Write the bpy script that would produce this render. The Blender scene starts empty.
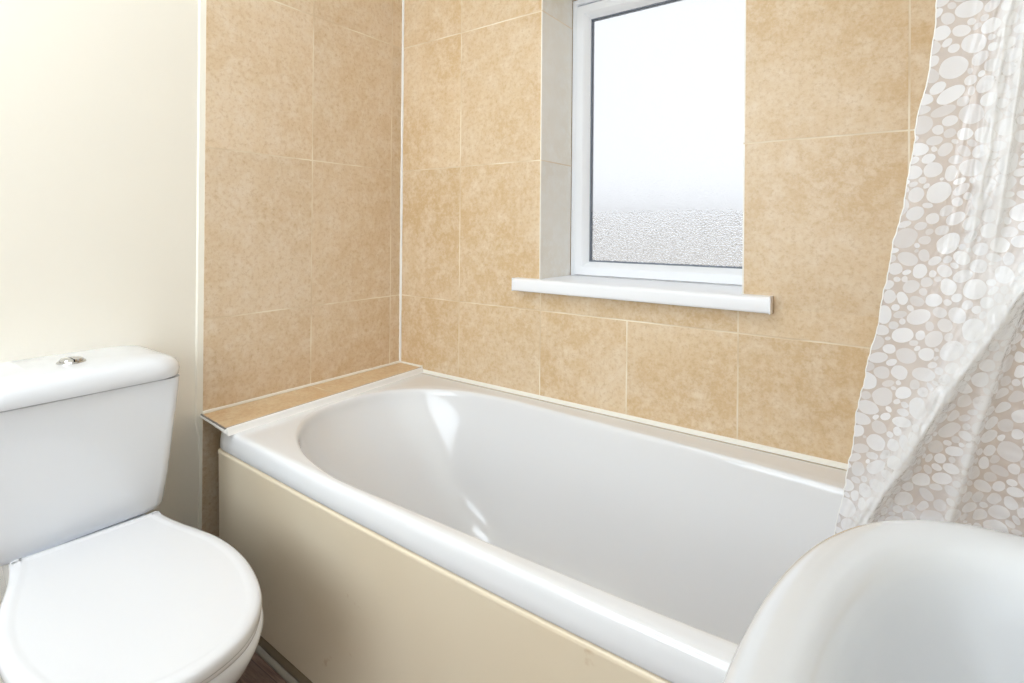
import bpy, bmesh, math, random
import numpy as np
from mathutils import Vector, Matrix, noise
random.seed(4); rng = np.random.default_rng(4)
C = bpy.context.scene.collection
PI = math.pi

# ------------------------------------------------------------------ helpers
def obj(name, bm, mat, parent=None, smooth=True, angle=40, label=None, cat=None, kind=None, group=None):
    bmesh.ops.recalc_face_normals(bm, faces=bm.faces)
    me = bpy.data.meshes.new(name); bm.to_mesh(me); bm.free()
    me.materials.append(mat)
    if smooth:
        me.polygons.foreach_set('use_smooth', [True]*len(me.polygons))
        try: me.set_sharp_from_angle(angle=math.radians(angle))
        except Exception: pass
    o = bpy.data.objects.new(name, me); C.objects.link(o)
    if parent: o.parent = parent
    tag(o, label, cat, kind, group)
    return o
def tag(o, label=None, cat=None, kind=None, group=None):
    if label: o['label'] = label
    if cat: o['category'] = cat
    if kind: o['kind'] = kind
    if group: o['group'] = group
    return o
def empty(name, loc=(0,0,0), **k):
    o = bpy.data.objects.new(name, None); C.objects.link(o); o.location = loc
    o.empty_display_size = .1
    return tag(o, **k)
def box(bm, a, b):
    vs = [bm.verts.new((x, y, z)) for x in (a[0], b[0]) for y in (a[1], b[1]) for z in (a[2], b[2])]
    for f in ((0,1,3,2),(4,6,7,5),(0,4,5,1),(2,3,7,6),(0,2,6,4),(1,5,7,3)):
        bm.faces.new([vs[i] for i in f])
    return bm
def rbox(a, b, r=.003, seg=2):
    bm = box(bmesh.new(), a, b)
    bmesh.ops.bevel(bm, geom=bm.edges[:], offset=r, segments=seg, affect='EDGES', profile=.6)
    return bm
def loft(bm, rings, cap0=False, cap1=False):
    vr = [[bm.verts.new(p) for p in r] for r in rings]
    n = len(vr[0])
    for a, b in zip(vr, vr[1:]):
        for i in range(n):
            bm.faces.new((a[i], a[(i+1) % n], b[(i+1) % n], b[i]))
    if cap0: bm.faces.new(vr[0])
    if cap1: bm.faces.new(vr[-1])
    return bm
def tube(bm, pts, r, n=10):
    pts = [Vector(p) for p in pts]; rings = []
    for i, p in enumerate(pts):
        d = (pts[min(i+1, len(pts)-1)] - pts[max(i-1, 0)]).normalized()
        u = Vector((0,0,1)) if abs(d.z) < .9 else Vector((1,0,0))
        s = d.cross(u).normalized(); t = s.cross(d)
        rr = r[i] if isinstance(r, (list, tuple)) else r
        rings.append([p + (s*math.cos(2*PI*k/n) + t*math.sin(2*PI*k/n))*rr for k in range(n)])
    return loft(bm, rings, True, True)
def disc_lathe(bm, prof, c, n=32, axis='z'):
    rings = []
    for r, h in prof:
        ring = []
        for k in range(n):
            a, b = r*math.cos(2*PI*k/n), r*math.sin(2*PI*k/n)
            if axis == 'z': ring.append((c[0]+a, c[1]+b, c[2]+h))
            elif axis == 'x': ring.append((c[0]+h, c[1]+a, c[2]+b))
            else: ring.append((c[0]+a, c[1]+h, c[2]+b))
        rings.append(ring)
    return loft(bm, rings, True, True)
def sgnpow(v, p): return math.copysign(abs(v)**p, v)

# ------------------------------------------------------------------ materials
class NT:
    def __init__(s, name):
        s.m = bpy.data.materials.new(name); s.m.use_nodes = True
        s.t = s.m.node_tree; s.n = s.t.nodes; s.l = s.t.links
        s.b = s.n['Principled BSDF']; s.out = s.n['Material Output']
    def node(s, ty, **k):
        n = s.n.new(ty)
        for a, v in k.items(): setattr(n, a, v)
        return n
    def put(s, sock, v):
        if isinstance(v, bpy.types.NodeSocket): s.l.new(v, sock)
        else: sock.default_value = v
    def math(s, op, a, b=0, c=None, clamp=False):
        n = s.node('ShaderNodeMath', operation=op, use_clamp=clamp)
        s.put(n.inputs[0], a); s.put(n.inputs[1], b)
        if c is not None: s.put(n.inputs[2], c)
        return n.outputs[0]
    def mix(s, f, a, b):
        n = s.node('ShaderNodeMix', data_type='RGBA')
        s.put(n.inputs['Factor'], f); s.put(n.inputs[6], a); s.put(n.inputs[7], b)
        return n.outputs[2]
    def mapr(s, v, a, b, c=0., d=1., smooth=False):
        n = s.node('ShaderNodeMapRange')
        if smooth: n.interpolation_type = 'SMOOTHSTEP'
        for i, q in enumerate((v, a, b, c, d)): s.put(n.inputs[i], q)
        return n.outputs[0]
    def noise(s, vec, scale, detail=2, rough=.5, w=None):
        n = s.node('ShaderNodeTexNoise'); 
        if w is not None: n.noise_dimensions = '4D'; s.put(n.inputs['W'], w)
        s.put(n.inputs['Vector'], vec); n.inputs['Scale'].default_value = scale
        n.inputs['Detail'].default_value = detail; n.inputs['Roughness'].default_value = rough
        return n.outputs['Fac']
    def bump(s, h, strength=.2, dist=.002, sock=None):
        n = s.node('ShaderNodeBump'); s.put(n.inputs['Strength'], strength); n.inputs['Distance'].default_value = dist
        s.put(n.inputs['Height'], h); s.l.new(n.outputs[0], sock or s.b.inputs['Normal'])
        return n.outputs[0]
    def set(s, **k):
        for a, v in k.items(): s.put(s.b.inputs[a.replace('_', ' ')], v)
        return s
def rgb(r, g, b):
    f = lambda c: (c/255/12.92) if c/255 <= .04045 else ((c/255+.055)/1.055)**2.4
    return (f(r), f(g), f(b), 1)
def simple(name, col, rough=.4, coat=0, **k):
    m = NT(name); m.set(Base_Color=col, Roughness=rough, Coat_Weight=coat, **k)
    return m.m
def paint(name, col, rough=.55, amp=.04, scale=5):
    m = NT(name); co = m.node('ShaderNodeTexCoord').outputs['Object']
    n = m.noise(co, scale, 3)
    dark = tuple(c*(1-amp*2) for c in col[:3]) + (1,)
    m.set(Base_Color=m.mix(n, dark, col), Roughness=rough)
    m.bump(m.noise(co, 160, 2), .12, .001)
    return m.m

def tile_material(name, axis, vlines, hlines, light=(224,199,165), dark=(213,183,142), pale=(231,212,187), rough=.33, fleck=1.):
    """stone-look ceramic tiles; axis 0 or 1 = the world axis along the wall; grout at the given positions"""
    m = NT(name); co = m.node('ShaderNodeTexCoord').outputs['Object']
    sp = m.node('ShaderNodeSeparateXYZ'); m.l.new(co, sp.inputs[0])
    U, Z = sp.outputs[axis], sp.outputs[2]
    wob = m.math('MULTIPLY', m.math('SUBTRACT', m.noise(co, 9, 2), .5), .003)
    Uw = m.math('ADD', U, wob); Zw = m.math('ADD', Z, wob)
    dist = None; idx = None
    for k, (sock, lines, step) in enumerate(((Uw, vlines, 1.7), (Zw, hlines, 5.3))):
        for v in lines:
            lim = None
            if isinstance(v, tuple): v, lim = v
            d = m.math('ABSOLUTE', m.math('SUBTRACT', sock, v))
            g = m.math('MULTIPLY', m.math('GREATER_THAN', sock, v), step)
            if lim is not None:      # this joint only runs below a height
                d = m.math('ADD', d, m.math('GREATER_THAN', Z, lim))
                g = m.math('MULTIPLY', g, m.math('LESS_THAN', Z, lim))
            dist = d if dist is None else m.math('MINIMUM', dist, d)
            idx = g if idx is None else m.math('ADD', idx, g)
    wn = m.node('ShaderNodeTexWhiteNoise', noise_dimensions='1D'); m.l.new(idx, wn.inputs['W'])
    big = m.noise(co, 3.2, 3, .55, m.math('MULTIPLY', idx, 3.1))
    mid = m.noise(co, 21, 6, .75, idx)
    fine = m.noise(co, 80, 5, .8)
    c = m.mix(m.mapr(big, .36, .66, smooth=True), rgb(*dark), rgb(*light))
    c = m.mix(m.mapr(mid, .44, .66), c, rgb(*pale))
    c = m.mix(m.mapr(fine, .50, .70, 0, .75*fleck), c, rgb(198, 166, 122))
    c = m.mix(m.mapr(fine, .49, .30, 0, .5*fleck), c, rgb(230, 214, 188))
    hv = m.node('ShaderNodeHueSaturation'); m.l.new(c, hv.inputs['Color'])
    m.put(hv.inputs['Value'], m.mapr(wn.outputs['Value'], 0, 1, .965, 1.03))
    gm = m.mapr(dist, .0013, .0024, 1, 0, smooth=True)
    gn = m.noise(co, 6, 3)
    gcol = m.mix(m.mapr(gn, .38, .6), rgb(218, 196, 166), rgb(243, 232, 213))
    c = m.mix(gm, hv.outputs[0], gcol)
    m.set(Base_Color=c, Roughness=m.mapr(gm, 0, 1, rough, .8), Specular_IOR_Level=.4)
    h = m.math('SUBTRACT', m.math('MULTIPLY', m.noise(co, 40, 4, .6), .18), gm)
    m.bump(h, .35, .0012)
    return m.m

H1, H2, H3 = 1.7185, 1.2622, .8029
HL = [H1+.457, H1, H2, H3, H3-.457]
M = {}
M['tile_left'] = tile_material('stone_look_tile_end_wall', 1, [-.3752, -.0513], HL[:4]+[.09], light=(228,206,178), dark=(219,193,159), pale=(233,216,195))
M['tile_back'] = tile_material('stone_look_tile_window_wall', 0, [.2888, .617, (.899, H3+.002), (1.187, .87), 1.5172], HL)
M['tile_right'] = tile_material('stone_look_tile_tap_wall', 1, [-.375, -.05], HL)
M['tile_reveal'] = tile_material('window_lit_reveal_tile', 1, [5], HL, light=(248,244,236), dark=(243,236,224), pale=(251,249,244), rough=.22, fleck=.0)  # wall tile whitened: strong window light painted into the colour
M['tile_ledge'] = tile_material('ledge_tile', 1, [-.3752], [9], light=(222,194,156), dark=(212,176,132), pale=(228,206,172))
M['paint'] = paint('cream_wall_paint', rgb(244, 239, 228), .6, .012)
M['ceiling'] = paint('white_ceiling_paint', rgb(238, 237, 233), .8, .01)
M['edge_paint'] = paint('cream_edge_filler', rgb(245, 240, 228), .6, .03, 25)
M['silicone'] = simple('white_silicone', rgb(247, 247, 246), .35)
M['silicone_cream'] = paint('aged_cream_silicone', rgb(244, 240, 231), .45, .02, 30)
M['upvc'] = simple('white_upvc', rgb(245, 247, 252), .28)
M['gasket'] = simple('grey_rubber_gasket', rgb(120, 128, 140), .5)
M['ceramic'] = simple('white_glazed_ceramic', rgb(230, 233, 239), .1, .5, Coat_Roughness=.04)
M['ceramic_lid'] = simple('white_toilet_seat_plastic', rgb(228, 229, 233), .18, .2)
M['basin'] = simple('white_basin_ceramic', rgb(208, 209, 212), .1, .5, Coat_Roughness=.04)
M['acrylic'] = simple('white_bath_acrylic', rgb(233, 234, 237), .13, .4, Coat_Roughness=.06)
M['chrome'] = simple('chrome', rgb(200, 200, 200), .12, Metallic=1)
M['dark'] = simple('dark_gap', rgb(70, 58, 48), .8)

m = NT('cream_bath_panel'); co = m.node('ShaderNodeTexCoord').outputs['Object']
pn = m.noise(co, 3, 2)
c = m.mix(m.mapr(pn, .35, .65), rgb(238, 223, 198), rgb(242, 229, 206))
st = m.mapr(m.noise(co, 22, 3), .70, .76, 0, .35)
m.set(Base_Color=m.mix(st, c, rgb(190, 150, 100)), Roughness=.3)
M['panel'] = m.m

m = NT('brown_wood_vinyl'); co = m.node('ShaderNodeTexCoord').outputs['Object']
mp = m.node('ShaderNodeMapping'); m.l.new(co, mp.inputs[0]); mp.inputs['Scale'].default_value = (1, 9, 1)
mp.inputs['Rotation'].default_value = (0, 0, math.radians(8))
g1 = m.noise(mp.outputs[0], 9, 6, .65); g2 = m.noise(mp.outputs[0], 40, 4, .7)
bk = m.node('ShaderNodeTexBrick'); m.l.new(co, bk.inputs['Vector']); bk.inputs['Scale'].default_value = 1
bk.inputs['Brick Width'].default_value = .9; bk.inputs['Row Height'].default_value = .12; bk.inputs['Mortar Size'].default_value = .0012
bk.inputs['Color1'].default_value = (.9,.9,.9,1); bk.inputs['Color2'].default_value = (1.15,1.1,1.05,1); bk.inputs['Mortar'].default_value = (.5,.5,.5,1)
c = m.mix(m.mapr(g1, .3, .7), rgb(88, 66, 58), rgb(140, 118, 106))
c = m.mix(m.mapr(g2, .45, .7, 0, .5), c, rgb(72, 54, 50))
mm = m.node('ShaderNodeMix', data_type='RGBA', blend_type='MULTIPLY'); mm.inputs[0].default_value = 1
m.l.new(c, mm.inputs[6]); m.l.new(bk.outputs['Color'], mm.inputs[7])
m.set(Base_Color=mm.outputs[2], Roughness=.45); m.bump(g2, .1, .001)
M['floor'] = m.m

# obscured glass: one pane, finely frosted, with a beaded lower band of condensation
m = NT('frosted_glass'); co = m.node('ShaderNodeTexCoord').outputs['Object']
sp = m.node('ShaderNodeSeparateXYZ'); m.l.new(co, sp.inputs[0])
band = m.mapr(m.math('ADD', sp.outputs[2], m.math('MULTIPLY', m.noise(co, 120, 3, .7), .06)), 1.150, 1.105, 0, 1, smooth=True)
vo = m.node('ShaderNodeTexVoronoi', feature='SMOOTH_F1'); m.l.new(co, vo.inputs['Vector']); vo.inputs['Scale'].default_value = 260
vo.inputs['Smoothness'].default_value = .4
h = m.math('MULTIPLY', vo.outputs['Distance'], m.mapr(band, 0, 1, .25, 1.0))
m.set(Base_Color=(1, 1, 1, 1), Roughness=m.mapr(band, 0, 1, .30, .06), Transmission_Weight=1, IOR=1.25)
m.bump(h, .55, .0048)
M['glass'] = m.m

# plastic curtain printed with pebbles (signed distance to the printed shapes sits in a mesh attribute)
m = NT('pebble_print_plastic'); m.n.remove(m.b)
at = m.node('ShaderNodeAttribute', attribute_name='pebble'); tn = m.node('ShaderNodeAttribute', attribute_name='tone')
cr = m.node('ShaderNodeAttribute', attribute_name='crease_highlight').outputs['Fac']
ms = m.mapr(at.outputs['Fac'], -.0003, .0003, 1, 0, smooth=True)
colp = m.mix(tn.outputs['Fac'], rgb(230, 232, 240), rgb(245, 248, 255))
col = m.mix(ms, rgb(219, 214, 217), colp)
col = m.mix(m.math('MULTIPLY', cr, .8), col, rgb(248, 251, 255))  # bright highlight along the fold crests, painted into the sheet's colour
df = m.node('ShaderNodeBsdfDiffuse'); m.l.new(col, df.inputs[0])
tr = m.node('ShaderNodeBsdfTranslucent'); m.l.new(col, tr.inputs[0])
s1 = m.node('ShaderNodeMixShader'); s1.inputs[0].default_value = .45; m.l.new(df.outputs[0], s1.inputs[1]); m.l.new(tr.outputs[0], s1.inputs[2])
tp = m.node('ShaderNodeBsdfTransparent'); tp.inputs[0].default_value = (.93, .91, .90, 1)
op = m.math('ADD', .68, m.math('MULTIPLY', ms, m.mapr(tn.outputs['Fac'], 0, 1, .08, .28)))
co = m.node('ShaderNodeTexCoord').outputs['Object']
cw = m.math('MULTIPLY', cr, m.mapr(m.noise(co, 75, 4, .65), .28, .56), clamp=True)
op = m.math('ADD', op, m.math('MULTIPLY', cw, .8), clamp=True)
s2 = m.node('ShaderNodeMixShader'); m.l.new(op, s2.inputs[0]); m.l.new(tp.outputs[0], s2.inputs[1]); m.l.new(s1.outputs[0], s2.inputs[2])
gl = m.node('ShaderNodeBsdfGlossy'); gl.inputs['Roughness'].default_value = .27
fr = m.node('ShaderNodeFresnel'); fr.inputs[0].default_value = 1.5
co = m.node('ShaderNodeTexCoord').outputs['Object']
bn = m.bump(m.noise(co, 60, 4, .6), m.mapr(cr, 0, 1, .25, .9), .004, gl.inputs['Normal']); m.l.new(bn, fr.inputs['Normal'])
s3 = m.node('ShaderNodeMixShader'); m.l.new(m.math('MULTIPLY', fr.outputs[0], 2.0, clamp=True), s3.inputs[0]); m.l.new(s2.outputs[0], s3.inputs[1]); m.l.new(gl.outputs[0], s3.inputs[2])
m.l.new(s3.outputs[0], m.out.inputs[0])
M['curtain'] = m.m

m = NT('added_panel_emitter'); m.set(Base_Color=(.9, .9, .9, 1), Emission_Color=(.82, .915, 1, 1), Emission_Strength=7.2)
M['lamp'] = m.m

# ------------------------------------------------------------------ room
XR, YF, ZF, ZC = 1.80, -2.45, .05, 2.45
obj('floor', box(bmesh.new(), (-.1, YF-.1, ZF-.1), (XR+.1, .3, ZF)), M['floor'], smooth=False, kind='structure',
    label='brown wood-effect vinyl floor', cat='floor')
obj('ceiling', box(bmesh.new(), (-.1, YF-.1, ZC), (XR+.1, .3, ZC+.1)), M['ceiling'], smooth=False, kind='structure',
    label='plain white ceiling above the bathroom', cat='ceiling')
wl = obj('wall_left', box(bmesh.new(), (-.12, YF, ZF), (-.008, 0, ZC)), M['paint'], smooth=False, kind='structure',
    label='cream painted wall behind the toilet', cat='wall')
bm = bmesh.new(); box(bm, (-.008, -.6978, ZF), (0, 0, ZC))
obj('tile_cladding', bm, M['tile_left'], wl, smooth=False, label='beige stone-look tiles')
bm = bmesh.new(); n = 60; pr = []
for i in range(n+1):
    z = ZF + (ZC-ZF)*i/n; w = .017 + .0022*noise.noise((0, 0, z*6))
    if z < .53: w = .006 + .005*noise.noise((3, 0, z*9))
    pr.append([(-.008, -.6978-w, z), (-.0035, -.6978-w*.8, z), (-.0012, -.6978, z), (-.008, -.6978, z)])
loft(bm, pr, True, True)
obj('tile_edge_filler', bm, M['edge_paint'], wl, label='cream filler strip')

# window wall with its opening
WX0, WX1, WZ0, WZ1, WY = .614, 1.197, .885, 1.815, .185
bm = bmesh.new(); FX1 = 1.245
box(bm, (-.12, 0, ZF), (WX0, .30, ZC)); box(bm, (WX1, 0, ZF), (XR+.12, WY, ZC)); box(bm, (FX1, WY, ZF), (XR+.12, .30, ZC))
box(bm, (WX0, 0, ZF), (WX1, WY, WZ0)); box(bm, (WX0, WY, ZF), (FX1, .30, WZ0)); box(bm, (WX0, 0, WZ1), (WX1, WY, ZC)); box(bm, (WX0, WY, WZ1), (FX1, .30, ZC))
obj('wall_back', bm, M['tile_back'], smooth=False, kind='structure', label='beige tiled wall around the window', cat='wall')
wr = obj('wall_right', box(bmesh.new(), (XR+.008, YF, ZF), (XR+.12, 0, ZC)), M['paint'], smooth=False, kind='structure',
    label='cream painted wall behind the wash basin', cat='wall')
obj('tile_cladding', box(bmesh.new(), (XR, -.7, ZF), (XR+.008, 0, ZC)), M['tile_right'], wr, smooth=False, label='beige stone-look tiles')
obj('wall_front', box(bmesh.new(), (-.12, YF-.1, ZF), (XR+.12, YF, ZC)), M['paint'], smooth=False, kind='structure',
    label='cream painted wall opposite the window', cat='wall')

# ------------------------------------------------------------------ window
win = empty('window_1', (0, 0, 0), kind='structure', label='white framed frosted window above the bath', cat='window')
def frame_ring(x0, x1, z0, z1, prof):
    """mitred rectangular frame; prof = list of (inset, y)"""
    return loft(bmesh.new(), [[(x0+i, y, z0+i), (x1-i, y, z0+i), (x1-i, y, z1-i), (x0+i, y, z1-i)] for i, y in prof])
Y = WY
f = obj('window_frame', frame_ring(.616, 1.240, WZ0+.01, 1.812, [(0, Y+.036), (0, Y+.002), (.002, Y), (.014, Y), (.018, Y+.004), (.018, Y+.02), (.024, Y+.02), (.024, Y+.036), (0, Y+.036)]), M['upvc'], win, angle=25)
obj('sash', frame_ring(.6325, 1.224, .901, 1.788, [(0, Y+.035), (0, Y+.000), (.003, Y-.006), (.028, Y-.007), (.033, Y-.003), (.044, Y+.012), (.0455, Y+.015), (.0455, Y+.035), (0, Y+.035)]), M['upvc'], win, angle=25)
obj('gasket', frame_ring(.6778, 1.1787, .9463, 1.7427, [(0, Y+.030), (0, Y+.0145), (.003, Y+.0145), (.0045, Y+.018), (.0045, Y+.030), (0, Y+.030)]), M['gasket'], win, angle=25)
obj('glass_pane', box(bmesh.new(), (.6785, Y+.0200, .947), (1.178, Y+.0240, 1.742)), M['glass'], win, smooth=False)
obj('reveal_tiles', box(bmesh.new(), (WX0-.002, -.0005, WZ0), (WX0+.0015, Y-.001, WZ1)), M['tile_reveal'], win, smooth=False, label='tiled window reveal with window light put into its colour')
obj('reveal_tiles', box(bmesh.new(), (WX1-.0015, -.0005, WZ0), (WX1+.002, Y-.008, WZ1)), M['tile_reveal'], win, smooth=False, label='tiled window reveal with window light put into its colour')
obj('reveal_tiles', box(bmesh.new(), (WX0, -.0005, WZ1-.0015), (WX1, Y-.001, WZ1+.002)), M['tile_reveal'], win, smooth=False)
# sill board with horns and a rounded nose
def sill():
    bm = bmesh.new(); z1, z0 = .8995, .8605
    prof = []
    r = .011
    for a in range(0, 7):
        t = PI/2*a/6; prof.append((-.034 + r - r*math.sin(t), z1 - r + r*math.cos(t)))
    for a in range(0, 5):
        t = PI/2*a/4; prof.append((-.034 + .006 - .006*math.cos(t), z0 + .006 - .006*math.sin(t)))
    def sec(x, back):
        return [(x, back, z1)] + [(x, min(y, back), z) for y, z in prof] + [(x, back, z0)]
    for x0, x1, back in ((.5350, WX0+.0015, .0), (WX0+.0015, WX1-.0015, Y-.008), (WX1-.0015, 1.2620, .0)):
        loft(bm, [sec(x0, back), sec(x1, back)], True, True)
    bmesh.ops.remove_doubles(bm, verts=bm.verts, dist=.0002)
    return bm
obj('window_sill', sill(), M['upvc'], win, angle=30, label='white window sill board')
cap = bmesh.new()
for xx in (.5330, 1.2610): box(cap, (xx, -.0345, .8600), (xx+.003, -.0005, .9000))
obj('sill_end_caps', cap, M['upvc'], win, smooth=False)

# ------------------------------------------------------------------ bath
bath = empty('bathtub', (.9, -.36, ZF), label='white bathtub with a cream panel below the window', cat='bathtub')
def P(name, bm, mat, par=bath, **k):          # parts are modelled in room coordinates
    o = obj(name, bm, mat, par, **k)
    o.matrix_parent_inverse = Matrix.Translation(-Vector(par.location)) if par.type == 'EMPTY' and par.location.length else Matrix()
    return o
BX0, BX1, RIM = .085, 1.797, .535
def bow(x): return .016*math.sin(PI*min(1, max(0, (x-BX0)/(BX1-BX0))))
N = 240
def opening(k, lx=0, rx=0, sy=0):
    """point k of the inner opening loop, inset at the head (lx), foot (rx) and sides (sy)"""
    th = 2*PI*k/N
    c, s = math.cos(th), math.sin(th)
    if c < 0:   # head end
        n = 2.35; a = .451
        u = abs(c)**(2/n); v = sgnpow(s, 2/n)
        x = .610 - u*a + lx*u
    else:
        n = 5.0; u = c**(2/n); v = sgnpow(s, 2/n); a = 1.125
        x = .610 + u*(a-rx)
    yb = -.055 - .045*min(1, max(0, (x-.4)/1.0)); yf = -.690 + .018*min(1, max(0, (x-.6)/.75))
    if x < .55: q = (.55-x)/.4; yb += -.004*q; yf += .022*q
    mid, hw = (yb+yf)/2, (yb-yf)/2
    return x, mid + v*(hw-sy)
def outer(k, ins=0):
    x, y = opening(k); cx, cy = .94, -.36
    dx, dy = x-cx, y-cy
    hx, hyf, hyb = (BX1-BX0)/2, .342, .358
    # intersect the ray with the rounded rectangle
    ax = dx/hx; ay = dy/(hyf if dy < 0 else hyb)
    m_ = max(abs(ax), abs(ay), 1e-6)
    ux, uy = ax/m_, ay/m_
    nr = (abs(ux)**70 + abs(uy)**70)**(1/70); ux, uy = ux/nr, uy/nr
    X = (BX0+BX1)/2 + ux*(hx-ins); Yy = cy + uy*((hyf if dy < 0 else hyb)-ins)
    if uy < 0: Yy -= bow(X)*min(1, abs(uy)**3)
    return X, Yy
rings = []
for z, ins in ((.487, .012), (.484, .004), (.484, .0015), (.487, 0), (.505, .0005), (.519, .0015), (.5265, .0028), (.5305, .0048), (.5335, .0080), (.5350, .0125), (.5354, .019)):
    rings.append([(*outer(k, ins), z) for k in range(N)])
for t in (.25, .5, .75, 1):
    r = []
    for k in range(N):
        a = Vector(outer(k, .019)); b = Vector(opening(k, -.004, -.004, -.004)); p = a.lerp(b, t)
        r.append((p.x, p.y, .5354 - .0010*t))
    rings.append(r)
prof = [(-.002, .5338), (.0005, .5320), (.0030, .5285), (.0048, .523), (.0065, .515), (.0100, .495)]
for d, z in prof: rings.append([(*opening(k, d*1.2, d, d), z) for k in range(N)])
# walls down to the floor of the tub
for t in (.12, .25, .38, .5, .62, .73, .82, .89, .94, .975, 1.0):
    z = .495 - .36*t
    e = max(0, (t-.6)/.4); fil = 1-math.sqrt(max(0, 1-e*e))
    rings.append([(*opening(k, .015+.255*t**1.05+.10*fil, .012+.07*t+.07*fil, .010+.060*t+.075*fil), z) for k in range(N)])
last = rings[-1]; cxy = Vector((1.05, -.37, .130))
for t in (.35, .7, .93):
    rings.append([tuple(Vector(p).lerp(cxy, t)) for p in last])
tubm = loft(bmesh.new(), rings, False, True)
P('tub', tubm, M['acrylic'], angle=60)
# panel
bm = bmesh.new(); n = 48; xs0, xs1 = .0885, 1.792
def psec(x):
    y = -.7005 - bow(x)*.98; b = .0085
    return [(x, y+.0045, .4800), (x, y+.0015, .4790), (x, y, .4755), (x, y+.0002, .4700), (x, y+.0016, .4660), (x, y+b, .094), (x, y+b+.0015, .090), (x, y+b+.004, .088), (x, y+b+.0065, .088), (x, y+.0075, .4800)]
loft(bm, [psec(xs0+(xs1-xs0)*i/n) for i in range(n+1)], True, True)
P('side_panel', bm, M['panel'], angle=50, label='cream bath panel')
bm = bmesh.new()
loft(bm, [[(x, -.684-bow(x), .05), (x, -.684-bow(x), .118), (x, -.66-bow(x), .118), (x, -.66-bow(x), .05)] for x in [xs0+.01+(xs1-xs0-.01)*i/n for i in range(n+1)]], True, True)
P('plinth', bm, paint('brown_grey_plinth', rgb(150, 134, 112), .6), smooth=False, label='brown recessed plinth')
bm = disc_lathe(bmesh.new(), [(.036, 0), (.036, .003), (.030, .005), (.026, .003), (.001, .002)], (1.52, -.38, .1325))
P('waste_drain', bm, M['chrome'], label='chrome waste')
bm = bmesh.new(); n = 40
pts = []
for i in range(n+1):
    x = .05 + (xs1-.05)*i/n; y = -.688-bow(x)
    pts.append([(x, y, .05), (x, y-.0095, .0505), (x, y-.0105, .053), (x, y-.008, .058), (x, y-.003, .0605), (x, y, .0605)])
loft(bm, pts, True, True)
obj('trim_1', bm, paint('pale_grey_bead', rgb(140, 132, 120), .4), kind='structure', label='pale floor bead along the bottom of the bath panel', cat='trim', angle=60)

# tiled ledge at the head end of the bath
bm = bmesh.new()
poly = [(0.0005, -.6995), (.0005, -.0005), (.1175, -.0005), (.1565, -.7115)]
loft(bm, [[(x, y, z) for x, y in poly] for z in (.5405, .5512)], True, True)
led = obj('tiled_ledge', bm, M['tile_ledge'], smooth=False, kind='structure', label='narrow beige tiled ledge between the bath and the end wall', cat='ledge')
def bead(p0, p1, r, amp=.0008, n=40, seed=0, r1=None):
    p0, p1 = Vector(p0), Vector(p1); pts = []; rr = []
    for i in range(n+1):
        t = i/n; p = p0.lerp(p1, t)
        q = noise.noise_vector((seed, t*14, 0))*amp
        pts.append(p+q); rr.append(r*(1+.22*noise.noise((seed+5, t*18, 0))) + ((r1-r)*t if r1 else 0))
    return tube(bmesh.new(), pts, rr, 8)
def joint(name, args, mat, label):
    return obj(name, bead(*args), mat, kind='structure', label=label, cat='sealant')
b = obj('edge_trim', bead((.153, -.7125, .5508), (.1140, -.002, .5508), .0018, .0006, 60, 5), simple('grey_plastic_trim', rgb(176, 170, 168), .5), led, label='grey tile trim')
def fillet(path, sec, n=60, amp=.0007, seed=0):
    '''sealant strip: sec = offsets (sideways, height) swept along path(t)'''
    rg = []
    for i in range(n+1):
        t = i/n; p, side = path(t); q = noise.noise((seed, t*16, 0))*amp
        rg.append([(p[0]+side[0]*(a+q*(a > .003)), p[1]+side[1]*(a+q*(a > .003)), p[2]+h) for a, h in sec])
    return loft(bmesh.new(), rg, True, True)
obj('edge_sealant', fillet(lambda t: ((.1580-.0390*t, -.7125+.7105*t, 0), (1, .05)), [(-.003, .5350), (-.003, .5520), (.0008, .5515), (.0020, .5480), (.0042, .5395), (.0068, .5362), (.0080, .5345)], seed=3, amp=.0022), M['silicone'], led, label='white silicone along the bath', angle=80)
bm = bead((.0035, -.7015, .547), (.156, -.7135, .544), .0048, .0010, 20, 9)
obj('edge_sealant', bm, M['silicone'], led, label='white silicone on the ledge end')
bm = bead((.004, -.7035, .5515), (.152, -.7145, .5500), .0021, .0008, 20, 12)
obj('edge_trim', bm, simple('tarnished_trim', rgb(140, 134, 128), .5), led, label='grey tile trim')
joint('trim_2', ((.001, -.699, .5535), (.001, 0, .5535), .0052, .0005, 60, 1), M['silicone_cream'], 'cream sealant line where the end wall meets the ledge')
joint('trim_3', ((.001, -.001, .551), (.001, -.001, ZC), .0052, .0006, 90, 2), M['silicone'], 'white sealant line up the corner of the tiled walls')
obj('trim_4', fillet(lambda t: ((.114+t*(XR-.114), 0, 0), (0, -1)), [(.0001, .5340), (.0001, .5450), (.0020, .5438), (.0048, .5385), (.0062, .5362), (.0070, .5340)], n=120, seed=7), M['silicone_cream'], angle=80, kind='structure', label='cream sealant line between the bath rim and the window wall', cat='sealant')
joint('trim_5', ((.001, -.001, .5535), (.117, -.001, .5535), .004, .0005, 12, 8), M['silicone_cream'], 'cream sealant line at the back end of the ledge')

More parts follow.
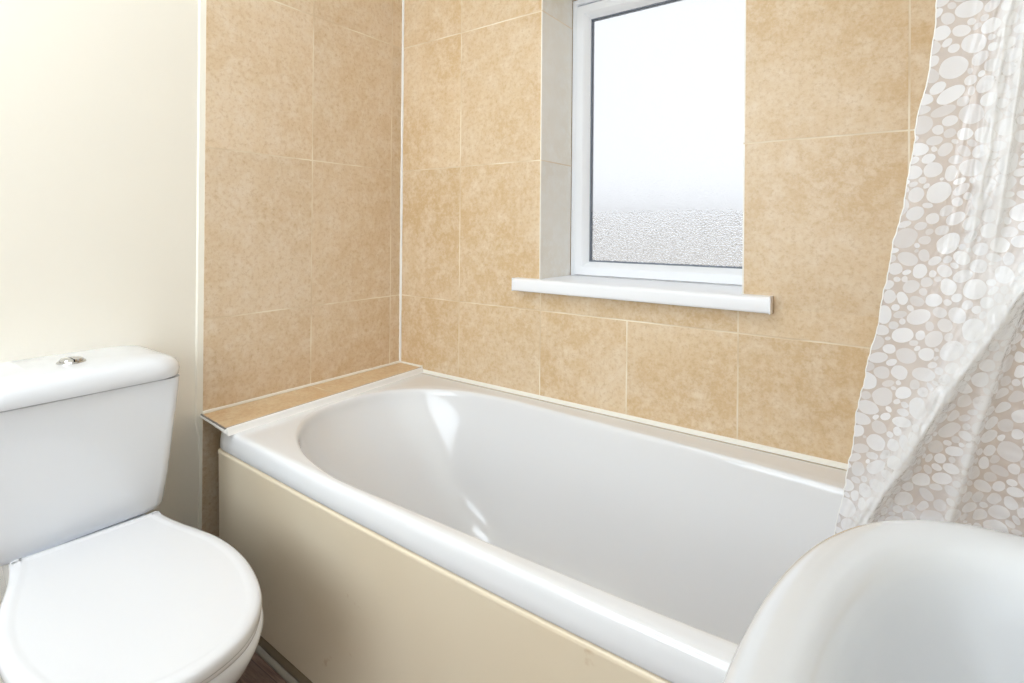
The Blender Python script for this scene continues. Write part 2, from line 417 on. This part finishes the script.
# ------------------------------------------------------------------ toilet
TY = -1.003
toilet = empty('toilet', (.3, TY, ZF), label='white close-coupled toilet with its lid closed', cat='toilet')
T = lambda name, bm, mat, **k: P(name, bm, mat, par=toilet, **k)
def rrect(x0, x1, y0, y1, r, z, n=10, rb=None):
    """rounded rectangle; r at the front corners (x1), rb at the wall side"""
    rb = r if rb is None else rb; out = []
    for cx, cy, a0, q in ((x1-r, y1-r, 0, r), (x0+rb, y1-rb, 90, rb), (x0+rb, y0+rb, 180, rb), (x1-r, y0+r, 270, r)):
        for i in range(n+1):
            a = math.radians(a0+90*i/n); out.append((cx+q*math.cos(a), cy+q*math.sin(a), z))
    return out
# cistern tank: tapers towards the bottom
rg = []
for z, hw, xf in ((.424, .122, .165), (.425, .132, .175), (.430, .1425, .181), (.440, .1460, .184), (.50, .1540, .187), (.55, .1585, .190), (.60, .1625, .192), (.65, .1680, .194), (.70, .1720, .196), (.7135, .1730, .1965)):
    rg.append(rrect(-.0075, xf, TY-hw, TY+hw, .022, z, rb=.008))
T('cistern', loft(bmesh.new(), rg, True, True), M['ceramic'], angle=50)
rg = []
for z, d in ((.7165, .004), (.7165, .0006), (.718, -.001), (.730, -.0022), (.741, -.0005), (.7485, .004), (.7540, .0105), (.7580, .019), (.7610, .031), (.7630, .046), (.7640, .065), (.7644, .085)):
    rg.append(rrect(-.0078, .2055-d, TY-.1785+d*1.15, TY+.1785-d*1.15, max(.012, .058-d*.6), z, rb=.008))
T('cistern_lid', loft(bmesh.new(), rg, True, True), M['ceramic'], angle=60)
bm = disc_lathe(bmesh.new(), [(.0245, 0), (.0245, .002), (.0225, .0042), (.0215, .0035), (.001, .0035)], (.100, TY-.003, .7638), 40)
T('button_ring', bm, M['chrome'], label='chrome flush ring')
for s, lab in ((-1, 'larger half of the chrome flush button'), (1, 'smaller half of the chrome flush button')):
    bm = bmesh.new(); rgs = []
    for sc, h in ((1, 0), (1, .004), (.93, .0062), (.5, .0075), (.01, .008)):
        ring = [(.100, TY-.003)]
        pts = []
        for i in range(17):
            a = -PI/2 + PI*i/16; pts.append((.0195*math.sin(a), s*(.0012 + .0185*math.cos(a))))
        cy = s*.008
        rgs.append([(.100+px*sc, TY-.003+cy+(py-cy)*sc, .7663+h) for px, py in pts])
    loft(bm, rgs, True, True)
    T('flush_button', bm, M['chrome'], label=lab)
# outline of seat and lid: (distance from the hinge line, half width)
OUT = [(0, .116), (.004, .1185), (.03, .1215), (.07, .1285), (.11, .1385), (.15, .1495), (.20, .1605), (.25, .1655), (.30, .1650), (.35, .1590), (.40, .1475), (.44, .1320), (.475, .1080), (.50, .0800), (.514, .0500), (.5205, .0220), (.522, 0)]
def catmull(pts, sub=6):
    out = []
    for i in range(len(pts)-1):
        p0, p1, p2, p3 = pts[max(i-1, 0)], pts[i], pts[i+1], pts[min(i+2, len(pts)-1)]
        for j in range(sub):
            t = j/sub
            out.append(tuple(.5*(2*b+(c-a)*t+(2*a-5*b+4*c-d)*t*t+(3*b-a-3*c+d)*t**3) for a, b, c, d in zip(p0, p1, p2, p3)))
    out.append(pts[-1]); return out
def outline(sc=1.0, ins=0, u1=1.0):
    half = catmull(OUT); res = []
    full = [(u, w) for u, w in half] + [(u, -w) for u, w in half[::-1][1:]]
    n = len(full)
    for i, (u, w) in enumerate(full):
        a, b = full[i-1], full[(i+1) % n]
        tx, ty = b[0]-a[0], b[1]-a[1]; L = math.hypot(tx, ty) or 1
        nx, ny = -ty/L, tx/L                       # outward normal candidates
        if nx*(u-.25)+ny*w < 0: nx, ny = -nx, -ny
        res.append((max(0.001, (u-nx*ins))*u1, (w-ny*ins)*sc))
    return res
def shape(o, x0, rot, z, yc=TY):
    c, s = math.cos(rot), math.sin(rot)
    return [(x0+u*c+w*s, yc-u*s+w*c, z) for u, w in o]
LR = math.radians(3.7)
rg = []
for ins, z in ((.012, .4215), (.004, .4215), (.0012, .4225), (0, .4255), (0, .4325), (.001, .4375), (.0035, .4405), (.008, .4422), (.014, .4430), (.018, .4430), (.022, .4421), (.026, .4419)):
    rg.append(shape(outline(ins=ins), .2065, LR, z))
T('toilet_lid', loft(bmesh.new(), rg, True, True), M['ceramic_lid'], angle=50, label='closed lid sitting slightly askew')
rg = []
for ins, z in ((.026, .4035), (.018, .4035), (.014, .406), (.012, .412), (.013, .419), (.018, .4205), (.03, .4205)):
    rg.append(shape(outline(ins=ins, u1=.995), .2085, LR*.5, z))
T('toilet_seat', loft(bmesh.new(), rg, True, True), M['ceramic_lid'], angle=50)
rg = []
for z, sx, sy, off, ins in ((.4020, 1, 1, 0, .03), (.4025, 1, 1, 0, .021), (.400, 1, 1, 0, .017), (.392, 1, 1, 0, .015), (.375, .99, .985, 0, .015), (.35, .965, .95, 0, .016), (.32, .92, .89, 0, .017), (.28, .85, .80, 0, .018), (.23, .76, .69, 0, .02), (.17, .68, .60, 0, .02), (.11, .65, .57, 0, .02), (.065, .66, .60, 0, .018), (.0505, .67, .61, 0, .018)):
    rg.append([(x, TY+(y-TY)*sy, zz) for x, y, zz in shape([(u*sx, w) for u, w in outline(ins=ins)], .200, 0, z)])
T('pan', loft(bmesh.new(), rg, True, True), M['ceramic'], angle=60)
rg = []
for z, hw, xf in ((.0505, .092, .30), (.07, .088, .30), (.20, .082, .30), (.33, .095, .28), (.395, .108, .26), (.4195, .112, .245), (.4235, .108, .235)):
    rg.append(rrect(-.005, xf, TY-hw, TY+hw, .03, z, rb=.01))
T('pan_shelf', loft(bmesh.new(), rg, True, True), M['ceramic'], angle=50, label='white ceramic shelf under the cistern')
for s in (-1, 1):
    bm = bmesh.new()
    disc_lathe(bm, [(.011, 0), (.011, .012), (.009, .0145), (.001, .015)], (.2215, TY+s*.070, .4035), 20)
    T('hinge', bm, M['chrome'])

# ------------------------------------------------------------------ wash basin
basin = empty('wash_basin', (1.6, -1.11, ZF), label='white ceramic wash basin with a rounded rim, in front of the shower curtain', cat='wash basin')
NB = 144
BCX, BCY = 1.575, -1.11
def bring(ins, z, back, n=2.35, nb=10, cx=BCX, lift=0):
    a, b = .1465-ins, .274-ins; r = []
    for k in range(NB):
        th = 2*PI*k/NB; c, s = math.cos(th), math.sin(th)
        if c < 0: x = cx - abs(c)**(2/n)*a; y = sgnpow(s, 2/n)*b
        else: 
            x = cx + c**(2/nb)*(back-cx); y = sgnpow(s, 2/(n+(nb-n)*min(1, c*3)))*b
        r.append((x, BCY+y, z))
    return r
BK = XR+.0075
rg = [bring(.10, .655, 1.74, nb=3), bring(.055, .675, 1.76, nb=4), bring(.028, .73, BK, nb=8), bring(.014, .775, BK), bring(.006, .797, BK), bring(.0012, .808, BK), bring(0, .815, BK), bring(.0008, .8225, BK), bring(.0035, .8275, BK), bring(.008, .8298, BK), bring(.014, .8300, BK-.002)]
inn = [(.020, .8296, 1.735, 6), (.027, .8284, 1.715, 4), (.033, .8258, 1.706, 3.2), (.0385, .8205, 1.700, 2.9), (.043, .8115, 1.697, 2.8), (.047, .798, 1.694, 2.7), (.051, .780, 1.690, 2.6), (.0555, .760, 1.685, 2.5), (.061, .740, 1.68, 2.4), (.069, .722, 1.67, 2.3), (.082, .708, 1.655, 2.2), (.100, .700, 1.64, 2.1)]
for ins, z, bk, nb in inn: rg.append(bring(ins, z, bk, nb=nb))
rg.append([tuple(Vector(p).lerp(Vector((1.585, BCY, .696)), .6)) for p in rg[-1]])
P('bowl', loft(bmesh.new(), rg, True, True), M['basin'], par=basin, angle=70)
bm = disc_lathe(bmesh.new(), [(.024, 0), (.024, .002), (.018, .003), (.015, .001), (.001, .001)], (1.585, BCY, .6975), 32)
P('waste_drain', bm, M['chrome'], par=basin)
rg = []
for z, w, d in ((.0505, .105, .10), (.07, .098, .095), (.2, .080, .082), (.45, .075, .078), (.62, .088, .088), (.69, .105, .10)):
    rg.append([(1.66+math.cos(2*PI*k/40)*d, BCY+math.sin(2*PI*k/40)*w, z) for k in range(40)])
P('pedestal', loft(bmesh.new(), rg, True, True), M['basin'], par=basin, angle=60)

# ------------------------------------------------------------------ shower curtain
def interp(z, tab): return float(np.interp(z, [t[0] for t in tab][::-1], [t[1] for t in tab][::-1]))
EDGE = [(2.08, 1.640), (1.6, 1.570), (1.294, 1.5315), (1.232, 1.5262), (1.16, 1.5155), (1.117, 1.5095), (1.069, 1.5015), (.987, 1.4890), (.917, 1.4755), (.822, 1.4610), (.76, 1.4520), (.707, 1.4450), (.5, 1.412), (.20, 1.375)]
RA = [(2.08, 1.76), (1.5, 1.70), (1.25, 1.665), (1.05, 1.622), (1.00, 1.596), (.873, 1.537), (.804, 1.508), (.731, 1.475), (.6, 1.435), (.2, 1.40)]
RB = [(2.08, 1.78), (1.5, 1.73), (1.25, 1.70), (1.05, 1.640), (.995, 1.602), (.929, 1.584), (.85, 1.567), (.745, 1.546), (.6, 1.52), (.2, 1.49)]
RC = [(2.08, 1.67), (1.6, 1.62), (1.28, 1.589), (1.259, 1.584), (1.13, 1.572), (1.018, 1.556), (.949, 1.545), (.85, 1.52), (.6, 1.49), (.2, 1.46)]
RD = [(2.08, 1.70), (1.6, 1.65), (1.248, 1.598), (1.142, 1.588), (1.083, 1.582), (1.0, 1.572), (.2, 1.54)]
ZT, ZB = 2.07, .22
zs = np.concatenate([np.arange(ZT, 1.34, -.0024), np.arange(1.34, .66, -.00095), np.arange(.66, ZB, -.0024)]); NV = len(zs)
ss = np.concatenate([np.linspace(0, .62, 210)[:-1], np.linspace(.62, 1, 70)]); NU = len(ss)
def ridge(d, w_l, w_r, amp): 
    w = np.where(d < 0, w_l, w_r); return amp*np.exp(-np.abs(d/w)**1.5)
pos = np.zeros((NV, NU, 3)); arc = np.zeros((NV, NU)); crs = np.zeros((NV, NU))
for i, z in enumerate(zs):
    xl = interp(z, EDGE) + .0007*math.sin(z*95) + .0010*math.sin(z*41+1) + .0012*noise.noise((0, 4, z*110)); xr = float(np.interp(z, [.22, .40, .56, .80, 2.07], [1.62, 1.66, 1.715, 1.785, 1.792]))
    x = xl + ss*(xr-xl)
    y0 = -.665 + .045*min(1, max(0, (1.1-z)/.6))
    y0 += max(0, .56-z)*.36
    lo = min(1, max(0, (1.12-z)/.12)); hi = min(1, max(0, (z-.95)/.12))
    y = np.full(NU, y0)
    y -= ridge(x-interp(z, RA), .032, .013, .024*(.2+.8*lo))
    y -= ridge(x-interp(z, RB), .020, .009, .013*lo)
    y -= ridge(x-interp(z, RC), .008, .005, .007*(.25+.75*hi))
    y -= ridge(x-interp(z, RC)+.010, .004, .004, .0035*hi)
    y -= ridge(x-interp(z, RD), .007, .005, .008*hi)
    # broad pleats towards the tap wall, deeper at the rail
    far = np.clip((x-xl-.10)/.10, 0, 1)
    y -= far*.022*np.sin((x-xl)*85+1.2)
    rail = min(1, max(0, (z-1.5)/.5))
    y += rail*.018*np.sin((x-xl)*150)
    rav, rcv = interp(z, RA), interp(z, RC)
    for j in range(0, NU):
        ca = math.exp(-((x[j]-rav+.006)/.016)**2)*(.3+.7*lo) + math.exp(-((x[j]-rcv)/.02)**2)*hi
        y[j] += .0011*noise.noise((x[j]*22, z*7, 2)) + .0022*ca*(noise.noise(((x[j]-rav)*230, z*38, 5)) + .6*noise.noise(((x[j]-rcv)*330, z*60, 9)))
    y = np.clip(y, None, -.02)
    dA, dB, dC, dD = x-interp(z, RA), x-interp(z, RB), x-interp(z, RC), x-interp(z, RD)
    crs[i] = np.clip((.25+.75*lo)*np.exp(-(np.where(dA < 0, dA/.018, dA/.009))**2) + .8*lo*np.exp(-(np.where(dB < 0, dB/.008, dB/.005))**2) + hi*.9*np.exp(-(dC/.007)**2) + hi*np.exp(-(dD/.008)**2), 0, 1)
    pos[i, :, 0] = x; pos[i, :, 1] = y; pos[i, :, 2] = z
    arc[i, 1:] = np.cumsum(np.hypot(np.diff(x), np.diff(y)))
# pebble print: ellipses thrown big first on a flat sheet, kept as a distance grid
GR = .0009; SW, SH = .62, ZT-ZB+.02
gx, gy = np.meshgrid(np.arange(0, SW, GR), np.arange(0, SH, GR), indexing='ij')
D = np.full(gx.shape, 1.0); TN = np.zeros(gx.shape)
EL = []
def stamp(Dg, cx, cy, a, b_, ph, tone=None):
    ix, iy = int(cx/GR), int(cy/GR); R_ = int((a+.012)/GR)+1
    x0, x1, y0, y1 = max(0, ix-R_), ix+R_, max(0, iy-R_), iy+R_
    dx = gx[x0:x1, y0:y1]-cx; dy = gy[x0:x1, y0:y1]-cy
    u = (dx*math.cos(ph)+dy*math.sin(ph))/a; v = (-dx*math.sin(ph)+dy*math.cos(ph))/b_
    d = (np.sqrt(u*u+v*v)-1)*math.sqrt(a*b_)
    sub = Dg[x0:x1, y0:y1]; better = d < sub
    if tone is not None: TN[x0:x1, y0:y1][better] = tone
    sub[better] = d[better]
WC, WS = np.cos(np.arange(14)*PI/7), np.sin(np.arange(14)*PI/7)
def ring_pts(cx, cy, a, b_, ph):
    c_, s_ = math.cos(ph), math.sin(ph)
    return cx + a*WC*c_ - b_*WS*s_, cy + a*WC*s_ + b_*WS*c_
for rad, tries in ((.0100, 300), (.0082, 900), (.0068, 3200), (.0056, 8000), (.0046, 12000), (.0034, 14000), (.0025, 16000), (.0018, 12000)):
    for q in range(tries):
        cx, cy = rng.uniform(0, SW), rng.uniform(0, SH)
        ix, iy = int(cx/GR), int(cy/GR)
        if ix >= gx.shape[0] or iy >= gx.shape[1] or D[ix, iy] < rad*.72: continue
        e = rng.uniform(.68, .98); a = rad*rng.uniform(.9, 1.1); b_ = a*e; ph = rng.uniform(0, PI)
        px, py = ring_pts(cx, cy, a, b_, ph)
        jx = np.clip((px/GR).astype(int), 0, gx.shape[0]-1); jy = np.clip((py/GR).astype(int), 0, gx.shape[1]-1)
        if D[jx, jy].min() < .0013: continue
        stamp(D, cx, cy, a, b_, ph); EL.append([cx, cy, a, b_, ph])
EA = np.array(EL)
for rnd in range(4):
    for i in rng.permutation(len(EA)):
        cx, cy, a, b_, ph = EA[i]
        nb = EA[(np.abs(EA[:, 0]-cx) < .034) & (np.abs(EA[:, 1]-cy) < .034)]
        nb = nb[(nb[:, 0] != cx) | (nb[:, 1] != cy)]
        if not len(nb): continue
        nc, ns = np.cos(nb[:, 4])[:, None], np.sin(nb[:, 4])[:, None]
        def clear(x_, y_, A_, B_, P_):
            px, py = ring_pts(x_, y_, A_, B_, P_)
            dx, dy = px[None]-nb[:, 0:1], py[None]-nb[:, 1:2]
            u = (dx*nc+dy*ns)/nb[:, 2:3]; v = (-dx*ns+dy*nc)/nb[:, 3:4]
            return ((np.sqrt(u*u+v*v)-1)*np.sqrt(nb[:, 2:3]*nb[:, 3:4])).min() > .0010 and full_clear(x_, y_, A_, B_, P_)
        mx_, my_ = nb[:, 0:1] + nb[:, 2:3]*WC*nc - nb[:, 3:4]*WS*ns, nb[:, 1:2] + nb[:, 2:3]*WC*ns + nb[:, 3:4]*WS*nc
        def full_clear(x_, y_, A_, B_, P_):
            dx, dy = mx_-x_, my_-y_; c_, s_ = math.cos(P_), math.sin(P_)
            u = (dx*c_+dy*s_)/A_; v = (-dx*s_+dy*c_)/B_
            return ((np.sqrt(u*u+v*v)-1)*math.sqrt(A_*B_)).min() > .0010
        for step in range(9):
            done = True
            for da, db, mx, my, dp in ((1.06, 1.06, 0, 0, 0), (1.06, 1, 0, 0, 0), (1, 1.06, 0, 0, 0), (1.04, 1.04, .0006, 0, .1), (1.04, 1.04, -.0006, 0, -.1), (1.04, 1.04, 0, .0006, .1), (1.04, 1.04, 0, -.0006, -.1)):
                A_, B_ = a*da, b_*db
                if max(A_, B_) > .0118 or max(A_, B_)/min(A_, B_) > 1.9: continue
                if clear(cx+mx, cy+my, A_, B_, ph+dp): cx += mx; cy += my; a, b_, ph = A_, B_, ph+dp; done = False; break
            if done: break
        EA[i] = (cx, cy, a, b_, ph)
D[:] = 1.0
for cx, cy, a, b_, ph in EA: stamp(D, cx, cy, a, b_, ph, rng.choice([.1, .35, .7, 1.0], p=[.15, .3, .33, .22]))
su = np.clip(arc/GR, 0, gx.shape[0]-1.01); sv = np.clip(np.broadcast_to(((ZT-zs)/GR)[:, None], arc.shape), 0, gx.shape[1]-1.01)
i0, j0 = su.astype(int), sv.astype(int); fu, fv = su-i0, sv-j0
Dv = D[i0, j0]*(1-fu)*(1-fv)+D[i0+1, j0]*fu*(1-fv)+D[i0, j0+1]*(1-fu)*fv+D[i0+1, j0+1]*fu*fv
Tv = TN[np.rint(su).astype(int), np.rint(sv).astype(int)]
me = bpy.data.meshes.new('curtain_sheet')
idx = np.arange(NV*NU).reshape(NV, NU)
faces = np.stack([idx[:-1, :-1], idx[1:, :-1], idx[1:, 1:], idx[:-1, 1:]], -1).reshape(-1, 4)
me.from_pydata(pos.reshape(-1, 3).tolist(), [], faces.tolist())
me.attributes.new('pebble', 'FLOAT', 'POINT').data.foreach_set('value', np.clip(Dv, -.01, .01).ravel().astype(np.float32))
me.attributes.new('crease_highlight', 'FLOAT', 'POINT').data.foreach_set('value', crs.ravel().astype(np.float32))
me.attributes.new('tone', 'FLOAT', 'POINT').data.foreach_set('value', Tv.ravel().astype(np.float32))
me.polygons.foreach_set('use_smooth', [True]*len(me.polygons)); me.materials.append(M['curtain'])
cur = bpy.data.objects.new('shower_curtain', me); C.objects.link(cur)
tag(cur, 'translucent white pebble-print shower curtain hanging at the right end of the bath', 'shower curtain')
# rolled edge of the curtain
bm = tube(bmesh.new(), [tuple(pos[i, 0]) for i in range(0, NV, 3)], .0006, 6)
obj('edge_hem', bm, simple('clear_white_hem', rgb(240, 240, 240), .3), cur, label='thin white hem along the edge')
# rail and rings (above the picture)
rail = empty('curtain_rail', (0, 0, 0), label='straight chrome rail above the bath carrying the pebble-print curtain', cat='curtain rail')
bm = tube(bmesh.new(), [(-.007, -.665, 2.10), (XR+.007, -.665, 2.10)], .0095, 16)
obj('rail_tube', bm, M['chrome'], rail)
for k in range(7):
    xx = 1.65 + .022*k; bm = bmesh.new()
    rings_ = []
    for a in range(24):
        t = 2*PI*a/24; c_ = Vector((xx, -.665+.019*math.cos(t), 2.0905+.021*math.sin(t)))
        nrm = Vector((0, math.cos(t), math.sin(t)))
        rings_.append([c_ + nrm*.0016*math.cos(2*PI*q/6) + Vector((1, 0, 0))*.0016*math.sin(2*PI*q/6) for q in range(6)])
    rings_.append(rings_[0]); loft(bm, rings_)
    bmesh.ops.remove_doubles(bm, verts=bm.verts, dist=.0001)
    obj('curtain_ring', bm, M['chrome'], rail)

# ------------------------------------------------------------------ added fill lights, and daylight
lamp = empty('added_light_panel', (.60, -1.45, ZC), label='flat rectangular fill panel added overhead to brighten the room', cat='added light')  # unseen glowing panel, added to light the room from above
P('added_panel_base', rbox((.14, -1.80, ZC-.03), (1.06, -1.10, ZC), .004), M['upvc'], par=lamp)
P('added_panel_glow', rbox((.155, -1.785, ZC-.034), (1.045, -1.115, ZC-.028), .002), M['lamp'], par=lamp)

ld = bpy.data.lights.new('added_fill_light', 'AREA'); ld.shape = 'RECTANGLE'; ld.size = 1.0; ld.size_y = 1.5; ld.energy = 25; ld.color = (.80, .905, 1)  # added soft fill in front of the rear wall; no doorway here
lo = bpy.data.objects.new('added_fill_light', ld); C.objects.link(lo)
lo.location = (.85, YF+.03, 1.25); lo.rotation_euler = (math.radians(86), 0, 0)
w = bpy.data.worlds.new('daylight'); bpy.context.scene.world = w; w.use_nodes = True
nt = w.node_tree; bg = nt.nodes['Background']
tc = nt.nodes.new('ShaderNodeTexCoord'); sp = nt.nodes.new('ShaderNodeSeparateXYZ'); nt.links.new(tc.outputs['Generated'], sp.inputs[0])
rp = nt.nodes.new('ShaderNodeValToRGB'); nt.links.new(sp.outputs[2], rp.inputs[0])
mr = nt.nodes.new('ShaderNodeMapRange'); nt.links.new(sp.outputs[2], mr.inputs[0]); mr.inputs[1].default_value = -.2; mr.inputs[2].default_value = .2
nt.links.new(mr.outputs[0], rp.inputs[0])
e = rp.color_ramp.elements
e[0].position = .0; e[0].color = (.66, .645, .62, 1)
e[1].position = 1; e[1].color = (.90, .935, .985, 1)
q = rp.color_ramp.elements.new(.40); q.color = (.66, .645, .63, 1)
q = rp.color_ramp.elements.new(.475); q.color = (.17, .168, .165, 1)
q = rp.color_ramp.elements.new(.505); q.color = (.22, .22, .22, 1)
q = rp.color_ramp.elements.new(.55); q.color = (.90, .935, .985, 1)
nt.links.new(rp.outputs[0], bg.inputs[0]); bg.inputs[1].default_value = 1.14

# ------------------------------------------------------------------ camera
cd = bpy.data.cameras.new('camera'); cam = bpy.data.objects.new('camera', cd); C.objects.link(cam)
cd.sensor_fit = 'HORIZONTAL'; cd.sensor_width = 36; cd.lens = 535.6384/1024*36
cd.shift_y = -(341.5-229.36)/1024; cd.clip_start = .01
yaw, rol = .6238, .0087
cam.matrix_world = Matrix.Translation((1.4995, -1.3781, 1.05)) @ Matrix.Rotation(yaw, 4, 'Z') @ Matrix.Rotation(PI/2, 4, 'X') @ Matrix.Rotation(rol, 4, 'Z')
bpy.context.scene.camera = cam

# put the floor at height zero
for o in list(C.objects):
    if o.parent is None: o.location.z -= ZF

sc = bpy.context.scene
sc.view_settings.view_transform = 'Standard'; sc.view_settings.look = 'None'; sc.view_settings.gamma = 1
sc.view_settings.use_curve_mapping = False; sc.view_settings.exposure = -0.06
sc.cycles.use_denoising = True; sc.cycles.max_bounces = 12; sc.cycles.diffuse_bounces = 6; sc.cycles.transparent_max_bounces = 12
sc.cycles.sample_clamp_indirect = 10
